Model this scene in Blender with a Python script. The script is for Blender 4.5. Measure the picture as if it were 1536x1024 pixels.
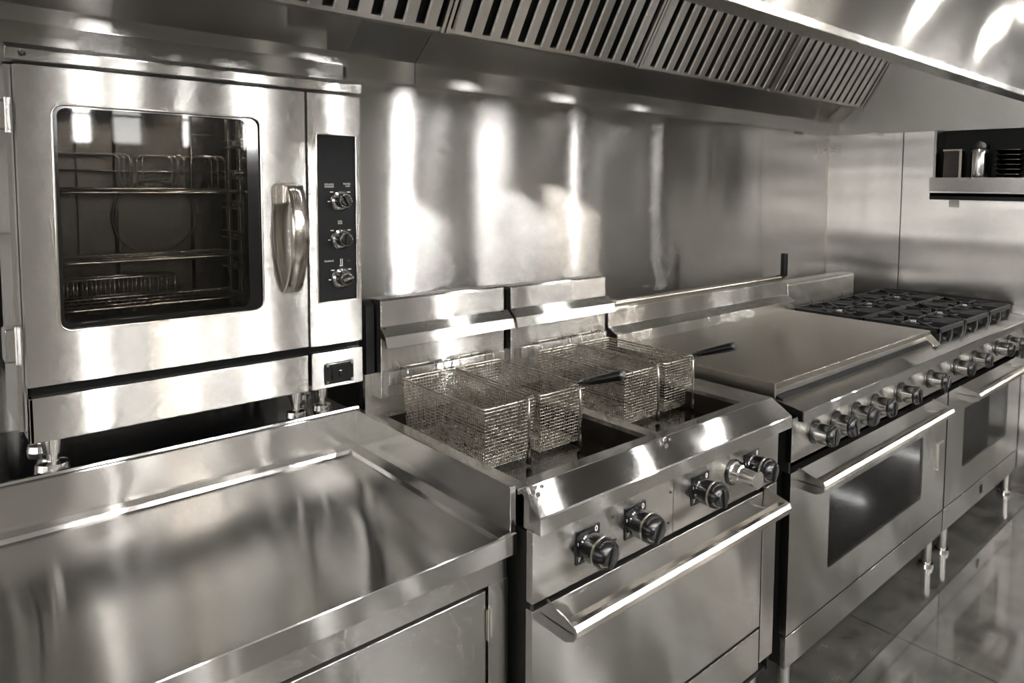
import bpy, bmesh, math, random
from mathutils import Vector, Matrix
random.seed(7)
C = bpy.context.scene.collection
for o in list(bpy.data.objects): bpy.data.objects.remove(o)

# ------------------------------------------------------------------ camera
def make_camera():
    yaw, pi, ro = [math.radians(a) for a in (-44.544, -4.005, 0.674)]
    fw = Vector((-math.sin(yaw)*math.cos(pi), math.cos(yaw)*math.cos(pi), math.sin(pi)))
    r = Vector((math.cos(yaw), math.sin(yaw), 0)); u = r.cross(fw)
    R = r*math.cos(ro) + u*math.sin(ro); U = -r*math.sin(ro) + u*math.cos(ro)
    cd = bpy.data.cameras.new('camera'); co = bpy.data.objects.new('camera', cd); C.objects.link(co)
    cd.sensor_width = 36; cd.lens = 1076.58*36/1536
    cd.shift_x = (768-899.36)/1536; cd.shift_y = (353.05-512)/1536
    m = Matrix((R, U, -fw)).transposed().to_4x4(); m.translation = Vector((-1.045, -1.996, 1.622))
    co.matrix_world = m; cd.clip_start = .05
    bpy.context.scene.camera = co
make_camera()

# ------------------------------------------------------------------ world, exposure
sc = bpy.context.scene
w = bpy.data.worlds.new('world'); sc.world = w; w.use_nodes = True
w.node_tree.nodes['Background'].inputs[0].default_value = (.9, .95, 1, 1)
w.node_tree.nodes['Background'].inputs[1].default_value = .02
sc.view_settings.view_transform = 'Standard'; sc.view_settings.look = 'None'
sc.view_settings.gamma = 1; sc.view_settings.exposure = 0.65
sc.view_settings.use_curve_mapping = False
try:
    sc.cycles.max_bounces = 10; sc.cycles.glossy_bounces = 8; sc.cycles.transparent_max_bounces = 12
    sc.cycles.sample_clamp_indirect = 3; sc.cycles.blur_glossy = 1.0
except Exception: pass
LAMP = 60.0          # strength of the ceiling tubes
STREAK_GLOW = 64.0        # brightness of the unseen panes added to streak the steel

# ------------------------------------------------------------------ materials
def lin(c):
    return tuple(((v/255)/12.92 if v/255 <= .04045 else (((v/255)+.055)/1.055)**2.4) for v in c) + (1,)
MATS = {}
def newmat(name):
    m = bpy.data.materials.new(name); m.use_nodes = True
    nt = m.node_tree; b = nt.nodes['Principled BSDF']
    return m, nt, b
def N(nt, kind, **kw):
    n = nt.nodes.new(kind)
    for k, v in kw.items(): setattr(n, k, v)
    return n
def steel(name, rgb=(176,170,162), rough=.30, aniso=.95, wave=.10, wave_scale=(3,3,.7), scratch=.0, grain='h', tilt=.22):
    m, nt, b = newmat(name); L = nt.links.new
    b.inputs['Metallic'].default_value = 1
    tc = N(nt, 'ShaderNodeTexCoord'); geo = N(nt, 'ShaderNodeNewGeometry')
    # brushing grain: long thin streaks along the grain direction
    mp = N(nt, 'ShaderNodeMapping'); mp.inputs['Scale'].default_value = (6, 60, 420) if grain == 'h' else (420, 60, 6)
    L(geo.outputs['Position'], mp.inputs['Vector'])
    gn = N(nt, 'ShaderNodeTexNoise'); gn.inputs['Scale'].default_value = 1; gn.inputs['Detail'].default_value = 3
    L(mp.outputs[0], gn.inputs['Vector'])
    # smudges in broad patches
    sn = N(nt, 'ShaderNodeTexNoise'); sn.inputs['Scale'].default_value = 4; sn.inputs['Detail'].default_value = 2
    L(geo.outputs['Position'], sn.inputs['Vector'])
    mr = N(nt, 'ShaderNodeMapRange'); mr.inputs['From Min'].default_value = 0; mr.inputs['From Max'].default_value = 1
    mr.inputs['To Min'].default_value = rough-.03; mr.inputs['To Max'].default_value = rough+.03
    L(sn.outputs[0], mr.inputs['Value'])
    ma = N(nt, 'ShaderNodeMath', operation='MULTIPLY_ADD'); L(gn.outputs[0], ma.inputs[0])
    ma.inputs[1].default_value = scratch*2; L(mr.outputs[0], ma.inputs[2])
    sb = N(nt, 'ShaderNodeMath', operation='SUBTRACT'); L(ma.outputs[0], sb.inputs[0]); sb.inputs[1].default_value = scratch
    L(sb.outputs[0], b.inputs['Roughness'])
    cr = N(nt, 'ShaderNodeMixRGB', blend_type='MULTIPLY'); cr.inputs[0].default_value = .12
    cr.inputs[1].default_value = lin(rgb); L(gn.outputs[0], cr.inputs[2])
    L(cr.outputs[0], b.inputs['Base Color'])
    b.inputs['Anisotropic'].default_value = aniso
    tv = N(nt, 'ShaderNodeCombineXYZ')
    for i, v in enumerate((0, .05, 1) if grain == 'h' else (.02, 1, .02)): tv.inputs[i].default_value = v
    L(tv.outputs[0], b.inputs['Tangent'])
    # sheet waviness
    wm = N(nt, 'ShaderNodeMapping'); wm.inputs['Scale'].default_value = wave_scale
    L(geo.outputs['Position'], wm.inputs['Vector'])
    wn = N(nt, 'ShaderNodeTexNoise'); wn.inputs['Scale'].default_value = 1; wn.inputs['Detail'].default_value = 1
    L(wm.outputs[0], wn.inputs['Vector'])
    bp = N(nt, 'ShaderNodeBump'); bp.inputs['Strength'].default_value = 1; bp.inputs['Distance'].default_value = wave*.1
    L(wn.outputs[0], bp.inputs['Height'])
    # micro grooves of the brushing: each tilts the surface a little across the grain
    gp = N(nt, 'ShaderNodeTexWhiteNoise', noise_dimensions='3D')
    sc_ = N(nt, 'ShaderNodeVectorMath', operation='SCALE'); sc_.inputs['Scale'].default_value = 9731.0
    L(geo.outputs['Position'], sc_.inputs[0]); L(sc_.outputs[0], gp.inputs['Vector'])
    sep = N(nt, 'ShaderNodeSeparateXYZ'); L(gp.outputs['Color'], sep.inputs[0])
    s1 = N(nt, 'ShaderNodeMath', operation='SUBTRACT'); L(sep.outputs[0], s1.inputs[0]); L(sep.outputs[1], s1.inputs[1])
    s2 = N(nt, 'ShaderNodeMath', operation='MULTIPLY'); L(s1.outputs[0], s2.inputs[0]); s2.inputs[1].default_value = tilt
    cv = N(nt, 'ShaderNodeCombineXYZ')
    for i, v in enumerate((0, 1, 1) if grain == 'h' else (0, 1, 0)):
        if v: L(s2.outputs[0], cv.inputs[i])
    ad = N(nt, 'ShaderNodeVectorMath', operation='ADD'); L(bp.outputs[0], ad.inputs[0]); L(cv.outputs[0], ad.inputs[1])
    no = N(nt, 'ShaderNodeVectorMath', operation='NORMALIZE'); L(ad.outputs[0], no.inputs[0])
    L(no.outputs[0], b.inputs['Normal'])
    MATS[name] = m; return m
def plain(name, rgb, rough=.4, metal=0, coat=0, noise=0, nscale=40, spec=.5):
    m, nt, b = newmat(name)
    b.inputs['Base Color'].default_value = lin(rgb); b.inputs['Roughness'].default_value = rough
    b.inputs['Metallic'].default_value = metal; b.inputs['Coat Weight'].default_value = coat
    b.inputs['Specular IOR Level'].default_value = spec
    geo = N(nt, 'ShaderNodeNewGeometry')
    n = N(nt, 'ShaderNodeTexNoise'); n.inputs['Scale'].default_value = nscale; n.inputs['Detail'].default_value = 4
    nt.links.new(geo.outputs['Position'], n.inputs['Vector'])
    mr = N(nt, 'ShaderNodeMapRange'); mr.inputs['To Min'].default_value = max(.02, rough*.8); mr.inputs['To Max'].default_value = min(1, rough*1.2)
    nt.links.new(n.outputs[0], mr.inputs['Value']); nt.links.new(mr.outputs[0], b.inputs['Roughness'])
    if noise:
        bp = N(nt, 'ShaderNodeBump'); bp.inputs['Strength'].default_value = noise; bp.inputs['Distance'].default_value = .002
        nt.links.new(n.outputs[0], bp.inputs['Height']); nt.links.new(bp.outputs[0], b.inputs['Normal'])
    MATS[name] = m; return m
WALL = steel('wall_steel', (198,196,193), .15, 1., wave=.055, wave_scale=(2.2, 2.2, .55))
RWALL = steel('right_wall_steel', (196,193,189), .26, .9, wave=.12, wave_scale=(.7, .7, 5), grain='v', tilt=.15)
HOOD = steel('hood_steel', (206,204,200), .20, 1., wave=.07, wave_scale=(2.5, 2.5, .8), tilt=.42)
FASCIA = steel('hood_front_steel', (185,182,177), .10, 1., wave=.045, wave_scale=(2.5, 2.5, .8), tilt=.02)
FRONT = steel('front_steel', (200,198,194), .16, 1., wave=.06, wave_scale=(4, 4, 1.0), tilt=.26)
TOP = steel('worktop_steel', (202,200,197), .13, 1., wave=.06, wave_scale=(4, 1.6, 4), tilt=.035)
GRID = steel('griddle_steel', (150,143,133), .20, .95, wave=.03, wave_scale=(3, 2, 3), tilt=.10)
OVEN = steel('oven_steel', (202,200,196), .16, 1., wave=.03, wave_scale=(3, 3, 1), tilt=.34)
BAFF = steel('baffle_steel', (205,201,196), .24, .9, wave=.02, tilt=.35)
CHROME = plain('chrome', (226,224,220), .17, 1)
WIRE = plain('basket_wire', (176,170,160), .28, 1)
RACK = plain('rack_wire', (190,184,175), .18, 1)
SATIN = plain('satin_bar', (205,199,190), .18, 1)
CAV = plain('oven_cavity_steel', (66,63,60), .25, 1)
BLACK = plain('black_plastic', (8,8,8), .24, 0, .1, spec=.4)
BLACKG = plain('black_gloss', (7,7,8), .10, 0, .5)
PANEL = plain('black_panel', (12,12,13), .5, 0, spec=.15)
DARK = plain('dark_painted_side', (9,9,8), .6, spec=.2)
VAT = plain('vat_burnt_steel', (38,34,30), .35, .8, noise=.5, nscale=30)
IRON = plain('cast_iron', (9,9,10), .5, 0, .0, spec=.3, noise=.6, nscale=220)
OIL = plain('used_frying_oil', (9,7,4), .06, 0, .3, noise=.5, nscale=60)
WHITE = plain('white_print', (190,188,182), .5)
CERAM = plain('stacked_plate_ceramic', (170,166,158), .2, 0, .3)
PAPER = plain('paper_sticker', (215,212,205), .6)
BRASS = plain('burner_alloy', (190,180,165), .3, 1)
TILE = plain('painted_wall', (84,82,78), .5)
CEIL = plain('ceiling_paint', (122,120,117), .7)
def glass(name, tint, ior=1.5):
    m, nt, b = newmat(name); nt.nodes.remove(b); L = nt.links.new
    out = nt.nodes['Material Output']
    t = N(nt, 'ShaderNodeBsdfTransparent'); t.inputs[0].default_value = tint
    g = N(nt, 'ShaderNodeBsdfGlossy'); g.inputs['Roughness'].default_value = .03; g.inputs[0].default_value = (1,1,1,1)
    f = N(nt, 'ShaderNodeFresnel'); f.inputs[0].default_value = ior
    mx = N(nt, 'ShaderNodeMixShader'); L(f.outputs[0], mx.inputs[0]); L(t.outputs[0], mx.inputs[1]); L(g.outputs[0], mx.inputs[2])
    L(mx.outputs[0], out.inputs[0]); MATS[name] = m; return m
GLASS = glass('oven_door_glass', (.80,.79,.77,1), 1.27)
DGLASS = glass('range_door_glass', (.50,.49,.47,1), 1.33)
def perforated():
    m, nt, b = newmat('perforated_window_screen'); L = nt.links.new
    geo = N(nt, 'ShaderNodeNewGeometry'); v = N(nt, 'ShaderNodeTexVoronoi'); v.inputs['Scale'].default_value = 170
    v.inputs['Randomness'].default_value = 0
    L(geo.outputs['Position'], v.inputs['Vector'])
    r = N(nt, 'ShaderNodeValToRGB'); r.color_ramp.elements[0].position = .28; r.color_ramp.elements[1].position = .36
    r.color_ramp.elements[0].color = lin((70,66,60)); r.color_ramp.elements[1].color = lin((24,22,20))
    L(v.outputs['Distance'], r.inputs[0]); L(r.outputs[0], b.inputs['Base Color'])
    b.inputs['Metallic'].default_value = .5; b.inputs['Roughness'].default_value = .35
    return m
PERF = perforated()
def emit(name, rgb, s):
    m, nt, b = newmat(name); nt.nodes.remove(b)
    e = N(nt, 'ShaderNodeEmission'); e.inputs[0].default_value = rgb; e.inputs[1].default_value = s
    nt.links.new(e.outputs[0], nt.nodes['Material Output'].inputs[0]); return m
TUBE = emit('tube_glow', (1,.985,.965,1), LAMP*2.4)
TUBE2 = emit('tube_glow_warm', (1,.93,.85,1), LAMP*2.0)
OLAMP = emit('oven_lamp_glow', (1,.94,.86,1), 45)
HOOD_FILL = emit('added_hood_glow', (1,.988,.972,1), LAMP*.9)
SPOT = emit('downlight_glow', (1,.97,.93,1), LAMP*4)
def floor_mat():
    m, nt, b = newmat('polished_concrete'); L = nt.links.new
    geo = N(nt, 'ShaderNodeNewGeometry')
    n = N(nt, 'ShaderNodeTexNoise'); n.inputs['Scale'].default_value = 9; n.inputs['Detail'].default_value = 9; n.inputs['Roughness'].default_value = .7
    L(geo.outputs['Position'], n.inputs['Vector'])
    r = N(nt, 'ShaderNodeValToRGB'); r.color_ramp.elements[0].position = .35; r.color_ramp.elements[1].position = .7
    r.color_ramp.elements[0].color = lin((46,45,42)); r.color_ramp.elements[1].color = lin((76,74,70))
    L(n.outputs[0], r.inputs[0])
    sp = N(nt, 'ShaderNodeTexNoise'); sp.inputs['Scale'].default_value = 160; sp.inputs['Detail'].default_value = 2
    L(geo.outputs['Position'], sp.inputs['Vector'])
    mm = N(nt, 'ShaderNodeMixRGB', blend_type='OVERLAY'); mm.inputs[0].default_value = .5
    L(r.outputs[0], mm.inputs[1]); L(sp.outputs[0], mm.inputs[2])
    sx = N(nt, 'ShaderNodeSeparateXYZ'); L(geo.outputs['Position'], sx.inputs[0])
    def seam(out, off, per):
        a = N(nt, 'ShaderNodeMath', operation='ADD'); L(out, a.inputs[0]); a.inputs[1].default_value = off
        p = N(nt, 'ShaderNodeMath', operation='PINGPONG'); L(a.outputs[0], p.inputs[0]); p.inputs[1].default_value = per/2
        c = N(nt, 'ShaderNodeMath', operation='LESS_THAN'); L(p.outputs[0], c.inputs[0]); c.inputs[1].default_value = .003
        return c.outputs[0]
    mx = N(nt, 'ShaderNodeMath', operation='MAXIMUM')
    L(seam(sx.outputs[0], -1.49, 1.25), mx.inputs[0]); L(seam(sx.outputs[1], .98, 1.25), mx.inputs[1])
    c2 = N(nt, 'ShaderNodeMixRGB'); L(mx.outputs[0], c2.inputs[0]); L(mm.outputs[0], c2.inputs[1]); c2.inputs[2].default_value = lin((22,21,19))
    L(c2.outputs[0], b.inputs['Base Color'])
    mr = N(nt, 'ShaderNodeMapRange'); mr.inputs['To Min'].default_value = .04; mr.inputs['To Max'].default_value = .10
    b.inputs['IOR'].default_value = 1.85
    L(n.outputs[0], mr.inputs['Value']); L(mr.outputs[0], b.inputs['Roughness'])
    bp = N(nt, 'ShaderNodeBump'); bp.inputs['Distance'].default_value = .0015; bp.inputs['Strength'].default_value = .12
    L(n.outputs[0], bp.inputs['Height']); L(bp.outputs[0], b.inputs['Normal'])
    b.inputs['Coat Weight'].default_value = .5; b.inputs['Coat Roughness'].default_value = .05
    return m
FLOOR = floor_mat()

# ------------------------------------------------------------------ mesh builder
class B:
    def __init__(s): s.bm = bmesh.new()
    def _faces(s, vs, fs, smooth=False):
        v = [s.bm.verts.new(p) for p in vs]; out = []
        for f in fs:
            try:
                q = s.bm.faces.new([v[i] for i in f]); q.smooth = smooth; out.append(q)
            except ValueError: pass
        return out
    def _bev(s, faces, bev, seg=2):
        if bev <= 0: return
        es = list({e for f in faces for e in f.edges})
        bmesh.ops.bevel(s.bm, geom=es, offset=bev, segments=seg, affect='EDGES', profile=.5)
    def box(s, x0, x1, y0, y1, z0, z1, bev=0, seg=2):
        if x0 > x1: x0, x1 = x1, x0
        if y0 > y1: y0, y1 = y1, y0
        if z0 > z1: z0, z1 = z1, z0
        vs = [(x,y,z) for z in (z0,z1) for y in (y0,y1) for x in (x0,x1)]
        f = s._faces(vs, [(0,2,3,1),(4,5,7,6),(0,1,5,4),(2,6,7,3),(0,4,6,2),(1,3,7,5)])
        s._bev(f, bev, seg); return s
    def prism(s, axis, prof, a0, a1, bev=0, smooth=False):
        # prof: 2-D points in the plane across axis, in axis order (x: y,z; y: x,z; z: x,y)
        def P(a, p):
            return {'x': (a, p[0], p[1]), 'y': (p[0], a, p[1]), 'z': (p[0], p[1], a)}[axis]
        n = len(prof); vs = [P(a0, p) for p in prof] + [P(a1, p) for p in prof]
        f = s._faces(vs, [tuple(range(n)), tuple(range(2*n-1, n-1, -1))] + [(i, i+n, (i+1) % n+n, (i+1) % n) for i in range(n)])
        if smooth:
            for q in f[2:]: q.smooth = True
        bmesh.ops.recalc_face_normals(s.bm, faces=f)
        s._bev(f, bev); return s
    def ring(s, c, u, v, r, n): return [c + (u*math.cos(2*math.pi*i/n) + v*math.sin(2*math.pi*i/n))*r for i in range(n)]
    def cyl(s, p0, p1, r0, r1=None, n=24, cap=True):
        return s.lathe(p0, p1, [(0, r0), (1, r0 if r1 is None else r1)], n, cap)
    def lathe(s, p0, p1, prof, n=24, cap=True, absolute=False):
        p0 = Vector(p0); p1 = Vector(p1); d = p1-p0; ln = d.length; d.normalize()
        a = Vector((0,0,1)) if abs(d.z) < .9 else Vector((1,0,0)); u = d.cross(a).normalized(); v = d.cross(u)
        rings = []
        for t, r in prof:
            c = p0 + d*(t if absolute else t*ln)
            rings.append([s.bm.verts.new(q) for q in s.ring(c, u, v, max(r, 1e-5), n)])
        for A, Bq in zip(rings, rings[1:]):
            for i in range(n):
                f = s.bm.faces.new((A[i], A[(i+1) % n], Bq[(i+1) % n], Bq[i])); f.smooth = True
        # keep crisp edges where the profile turns sharply
        for k in range(1, len(prof)-1):
            a1 = math.atan2(prof[k][1]-prof[k-1][1], (prof[k][0]-prof[k-1][0])*(1 if absolute else ln))
            a2 = math.atan2(prof[k+1][1]-prof[k][1], (prof[k+1][0]-prof[k][0])*(1 if absolute else ln))
            if abs(a1-a2) > .6:
                for i in range(n):
                    e = s.bm.edges.get((rings[k][i], rings[k][(i+1) % n]))
                    if e: e.smooth = False
        if cap:
            s.bm.faces.new(rings[0][::-1]); s.bm.faces.new(rings[-1])
            for R_ in (rings[0], rings[-1]):
                for i in range(n):
                    e = s.bm.edges.get((R_[i], R_[(i+1) % n]))
                    if e: e.smooth = False
        return s
    def tube(s, pts, r, n=8, closed=False, rad=None):
        pts = [Vector(p) for p in pts]; m = len(pts); rings = []; pu = None
        for i, p in enumerate(pts):
            if closed: t = (pts[(i+1) % m]-pts[i-1])
            elif i == 0: t = pts[1]-p
            elif i == m-1: t = p-pts[-2]
            else: t = (pts[i+1]-p).normalized() + (p-pts[i-1]).normalized()
            t.normalize()
            if pu is None:
                a = Vector((0,0,1)) if abs(t.z) < .9 else Vector((1,0,0)); u = t.cross(a).normalized()
            else: u = (pu - t*pu.dot(t)).normalized()
            v = t.cross(u); pu = u
            rings.append([s.bm.verts.new(q) for q in s.ring(p, u, v, rad[i] if rad else r, n)])
        rr = rings + ([rings[0]] if closed else [])
        for A, Bq in zip(rr, rr[1:]):
            for i in range(n):
                f = s.bm.faces.new((A[i], A[(i+1) % n], Bq[(i+1) % n], Bq[i])); f.smooth = True
        if not closed:
            s.bm.faces.new(rings[0][::-1]); s.bm.faces.new(rings[-1])
        return s
    def wire(s, a, b, r):          # light square wire
        a = Vector(a); b = Vector(b); t = (b-a).normalized()
        q = Vector((0,0,1)) if abs(t.z) < .9 else Vector((1,0,0)); u = t.cross(q).normalized(); v = t.cross(u)
        vs = [c+(u*i+v*j)*r for c in (a, b) for i, j in ((1,0),(0,1),(-1,0),(0,-1))]
        s._faces(vs, [(0,1,5,4),(1,2,6,5),(2,3,7,6),(3,0,4,7)], True); return s
    def frame(s, plane_y0, plane_y1, X0, X1, Z0, Z1, x0, x1, z0, z1, rc=.0, bev=0):
        # slab facing -y with a round-cornered opening
        for a in ((X0, x0, Z0, Z1), (x1, X1, Z0, Z1), (x0, x1, Z0, z0), (x0, x1, z1, Z1)):
            s.box(a[0], a[1], plane_y0, plane_y1, a[2], a[3])
        if rc:
            for cx, cz, sx, sz in ((x0,z0,1,1),(x1,z0,-1,1),(x1,z1,-1,-1),(x0,z1,1,-1)):
                c = (cx+sx*rc, cz+sz*rc); pr = [(cx, cz)]
                for k in range(7):
                    a = math.pi/2*k/6
                    pr.append((c[0]-sx*rc*math.sin(a), c[1]-sz*rc*math.cos(a)))
                s.prism('y', pr, plane_y0, plane_y1)
        return s
    def text(s, body, loc, size, depth=.0004, rx=math.pi/2):
        cu = bpy.data.curves.new('t', 'FONT'); cu.body = body; cu.size = size; cu.extrude = depth/2
        cu.align_x = 'CENTER'; cu.align_y = 'CENTER'
        o = bpy.data.objects.new('t', cu); C.objects.link(o)
        dg = bpy.context.evaluated_depsgraph_get(); me = bpy.data.meshes.new_from_object(o.evaluated_get(dg))
        me.transform(Matrix.Translation(loc) @ Matrix.Rotation(rx, 4, 'X'))
        s.bm.from_mesh(me); bpy.data.meshes.remove(me); bpy.data.objects.remove(o); bpy.data.curves.remove(cu); return s
    def xf(s, m):
        bmesh.ops.transform(s.bm, matrix=m, verts=s.bm.verts); return s

def root_of(o):
    while o.parent: o = o.parent
    return o
def obj(name, b, mat, parent=None, label=None, origin=None):
    me = bpy.data.meshes.new(name)
    if parent is not None: off = root_of(parent).location.copy()
    else:
        vs = [v.co for v in b.bm.verts]
        off = Vector(origin) if origin else Vector(((min(v.x for v in vs)+max(v.x for v in vs))/2, (min(v.y for v in vs)+max(v.y for v in vs))/2, min(v.z for v in vs)))
    bmesh.ops.translate(b.bm, vec=-off, verts=b.bm.verts)
    b.bm.to_mesh(me); b.bm.free(); me.materials.append(mat)
    o = bpy.data.objects.new(name, me); C.objects.link(o)
    if parent is not None: o.parent = parent
    else: o.location = off
    if label: o['label'] = label
    return o
def thing(name, label, cat, loc, group=None):
    o = bpy.data.objects.new(name, None); C.objects.link(o); o.location = loc; o.empty_display_size = .05
    o['label'] = label; o['category'] = cat
    if group: o['group'] = group
    return o
def tag(o, label, cat, group=None):
    o['label'] = label; o['category'] = cat
    if group: o['group'] = group
    return o
def struct(name, b, mat):
    o = obj(name, b, mat); o['kind'] = 'structure'; return o
def dup(root, dx, label):
    r = root.copy(); C.objects.link(r); r.location = root.location + Vector(dx); r['label'] = label
    for ch in list(root.children):
        c = ch.copy(); C.objects.link(c); c.parent = r
        for g in ch.children:
            d = g.copy(); C.objects.link(d); d.parent = c
    return r

# ------------------------------------------------------------------ setting
YW = .25
struct('floor', B().box(-6, 12, -6.2, 1, -.05, 0), FLOOR)
struct('ceiling', B().box(-6, 12, -6.2, 1, 3.0, 3.05), CEIL)
struct('wall_back', B().box(-6, 3.197, YW, YW+.1, 0, 3.0), WALL)
struct('wall_right', B().box(3.197, 3.29, -1.03, YW+.1, 0, 3.0), RWALL)
struct('wall_left', B().box(-6.1, -6, -6.2, 1, 0, 3.0), TILE)
for i, (ya, yb_) in enumerate(((-4.6, -3.2), (-2.7, -1.2), (-.8, .1))):  # unseen glowing panes added on the left to brighten the right wall's reflections
    o = struct('window_%d' % (i+30), B().box(-5.995, -5.99, ya, yb_, 1.15, 2.3), emit('side_fill_pane_%d' % i, (1,.988,.972,1), 5.0))
    obj('window_frame', B().box(-5.99, -5.95, ya-.03, ya, 1.12, 2.33).box(-5.99, -5.95, yb_, yb_+.03, 1.12, 2.33).box(-5.99, -5.95, ya, yb_, 1.12, 1.15).box(-5.99, -5.95, ya, yb_, 2.3, 2.33).box(-5.99, -5.95, ya, yb_, 1.70, 1.76), TILE, o)
# opposite wall with unseen glowing panes, added and spaced to streak the steel
STREAK_PANES = [(-4.5,.28,1.),(-3.3,.18,.5),(-2.46,.30,1.1),(-1.66,.16,.8),(-.85,.14,.5),(.16,.16,1.1),(.50,.26,.22),(.98,.10,.7),(1.56,.18,1.1),
       (2.45,.16,1.5),(3.80,.24,2.4),(4.32,.12,.9),(4.68,.10,.7),(5.12,.20,.7),(5.58,.10,1.5),(6.10,.08,.35),(6.83,.24,.7),(7.40,.16,1.5),(8.05,.12,1.2),(8.9,.2,1.1),(9.5,.14,1.4),(10.7,.2,1.3),(11.5,.2,1.2)]
b = B(); xc = -6
for x, w_, s_ in STREAK_PANES:
    b.box(xc, x-w_/2, -6.2, -6.0, 0, 3.0); b.box(x-w_/2, x+w_/2, -6.2, -6.0, 0, 1.95); b.box(x-w_/2, x+w_/2, -6.2, -6.0, 2.45, 3.0); xc = x+w_/2
b.box(xc, 12, -6.2, -6.0, 0, 3.0)
struct('wall_front', b, TILE)
for i, (x, w_, s_) in enumerate(STREAK_PANES):
    o = struct('window_%d' % (i+1), B().box(x-w_/2, x+w_/2, -6.16, -6.14, 1.95, 2.45), emit('streak_glow_pane_%d' % (i+1), (1,.988,.972,1), STREAK_GLOW*s_))
    f = B(); f.box(x-w_/2, x-w_/2+.012, -6.14, -6.0, 1.95, 2.45); f.box(x+w_/2-.012, x+w_/2, -6.14, -6.0, 1.95, 2.45); f.box(x-w_/2, x+w_/2, -6.14, -6.10, 2.19, 2.21)
    obj('window_frame', f, TILE, o)
struct('wall_rear', B().box(3.29, 12, .9, 1.0, 0, 3.0), TILE)
struct('wall_far', B().box(12, 12.1, -6.2, 1, 0, 3.0), TILE)
# thin cover strips over the panel seams of the right wall
struct('trim_1', B().box(3.1925, 3.197, YW-.006, YW-.001, .9, 1.95), SATIN)
struct('trim_2', B().box(3.1945, 3.197, -.222, -.218, .98, 1.95), DARK)
# steel panel standing off the wall above the oven, with its lower shelf lip
struct('trim_3', B().box(-6, -.068, .10, YW, 1.5, 1.975, .002), WALL)

# ceiling lights: long tubes over the aisles
def ceiling_light(x, y, ln, mat, rot=False, z=2.92, wd=.07):
    t = thing('ceiling_light', 'long tube ceiling light over the kitchen aisle', 'ceiling light', (x, y, z), 'tube lights on the kitchen ceiling')
    b = B(); b.box(x-wd-.02, x+wd+.02, y-ln/2-.02, y+ln/2+.02, z+.01, 3.0) if not rot else b.box(x-ln/2-.02, x+ln/2+.02, y-wd-.02, y+wd+.02, z+.01, 3.0)
    obj('housing', b, TILE, t)
    b = B(); b.box(x-wd, x+wd, y-ln/2, y+ln/2, z-.03, z+.012) if not rot else b.box(x-ln/2, x+ln/2, y-wd, y+wd, z-.03, z+.012)
    obj('diffuser', b, mat, t)
k = 0
for x, y, ln, wd in ((-3.0,-4.9,1.3,.05),(-1.2,-4.9,1.3,.03),(.6,-4.9,1.3,.04),(1.9,-4.9,1.3,.025),(3.4,-4.9,1.3,.035),(4.76,-4.7,1.0,.02),(5.84,-4.9,1.3,.035),(8.8,-4.9,1.3,.04),(11.2,-4.9,1.3,.04),
                     (-1.6,-2.9,.6,.032),(-.9,-2.9,.6,.026),(-.23,-2.9,.7,.036),(.45,-2.9,.7,.026),(1.25,-2.9,.6,.020)):
    ceiling_light(x, y, ln, TUBE2 if k % 4 == 2 else TUBE, wd=wd); k += 1
def downlight(x, y, r=.075):
    t = thing('downlight', 'round recessed downlight in the ceiling above the aisle', 'downlight', (x, y, 2.96), 'round downlights in the kitchen ceiling')
    obj('housing', B().lathe((x, y, 2.975), (x, y, 3.0), [(0, r+.02), (1, r+.02)], 28), TILE, t)
    obj('diffuser', B().lathe((x, y, 2.968), (x, y, 2.976), [(0, r), (1, r)], 28), SPOT, t)
for x in (-2.6, 2.64, 4.23, 5.63): downlight(x, -2.5, .055)

# ------------------------------------------------------------------ exhaust hood
HX0, HX1, ZH = -2.6, 3.19, 1.951
hood = thing('exhaust_hood', 'long brushed steel exhaust canopy spanning the whole cooking line', 'exhaust hood', (.3, -.5, ZH))
FB = (0.06, 2.120)                    # lower edge of the filters (y, z)
fd = Vector((-.53, .85)).normalized(); FT = (FB[0]+fd.x*.62, FB[1]+fd.y*.62)
def trough(x0, x1, zb, yo):
    b = B()
    b.prism('x', [(YW, zb), (yo, zb), (yo, 2.022), (yo-.006, 2.028), (FB[0]+.012, FB[1]-.012), (FB[0]+.012, FB[1]+.01), (yo+.02, 2.06), (YW, 2.06)], x0, x1)
    return b
obj('grease_trough', trough(.222, HX1, ZH, .181), HOOD, hood)
obj('grease_trough', trough(-.02, .219, ZH, .181), HOOD, hood)
obj('grease_trough', trough(-.637, -.022, 1.977, .160), HOOD, hood)
obj('grease_trough', trough(HX0, -.640, 1.970, .150), HOOD, hood)
obj('end_panel', B().prism('y', [(HX1, ZH), (HX1+.006, ZH), (HX1+.006, 2.9), (HX1, 2.9)], -1.215, YW-.002)
    .box(HX1-.012, HX1, -1.215, YW-.002, ZH, ZH+.012), HOOD, hood)
obj('end_panel', B().box(HX0-.006, HX0, -1.215, YW-.002, ZH, 2.9), HOOD, hood)
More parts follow.
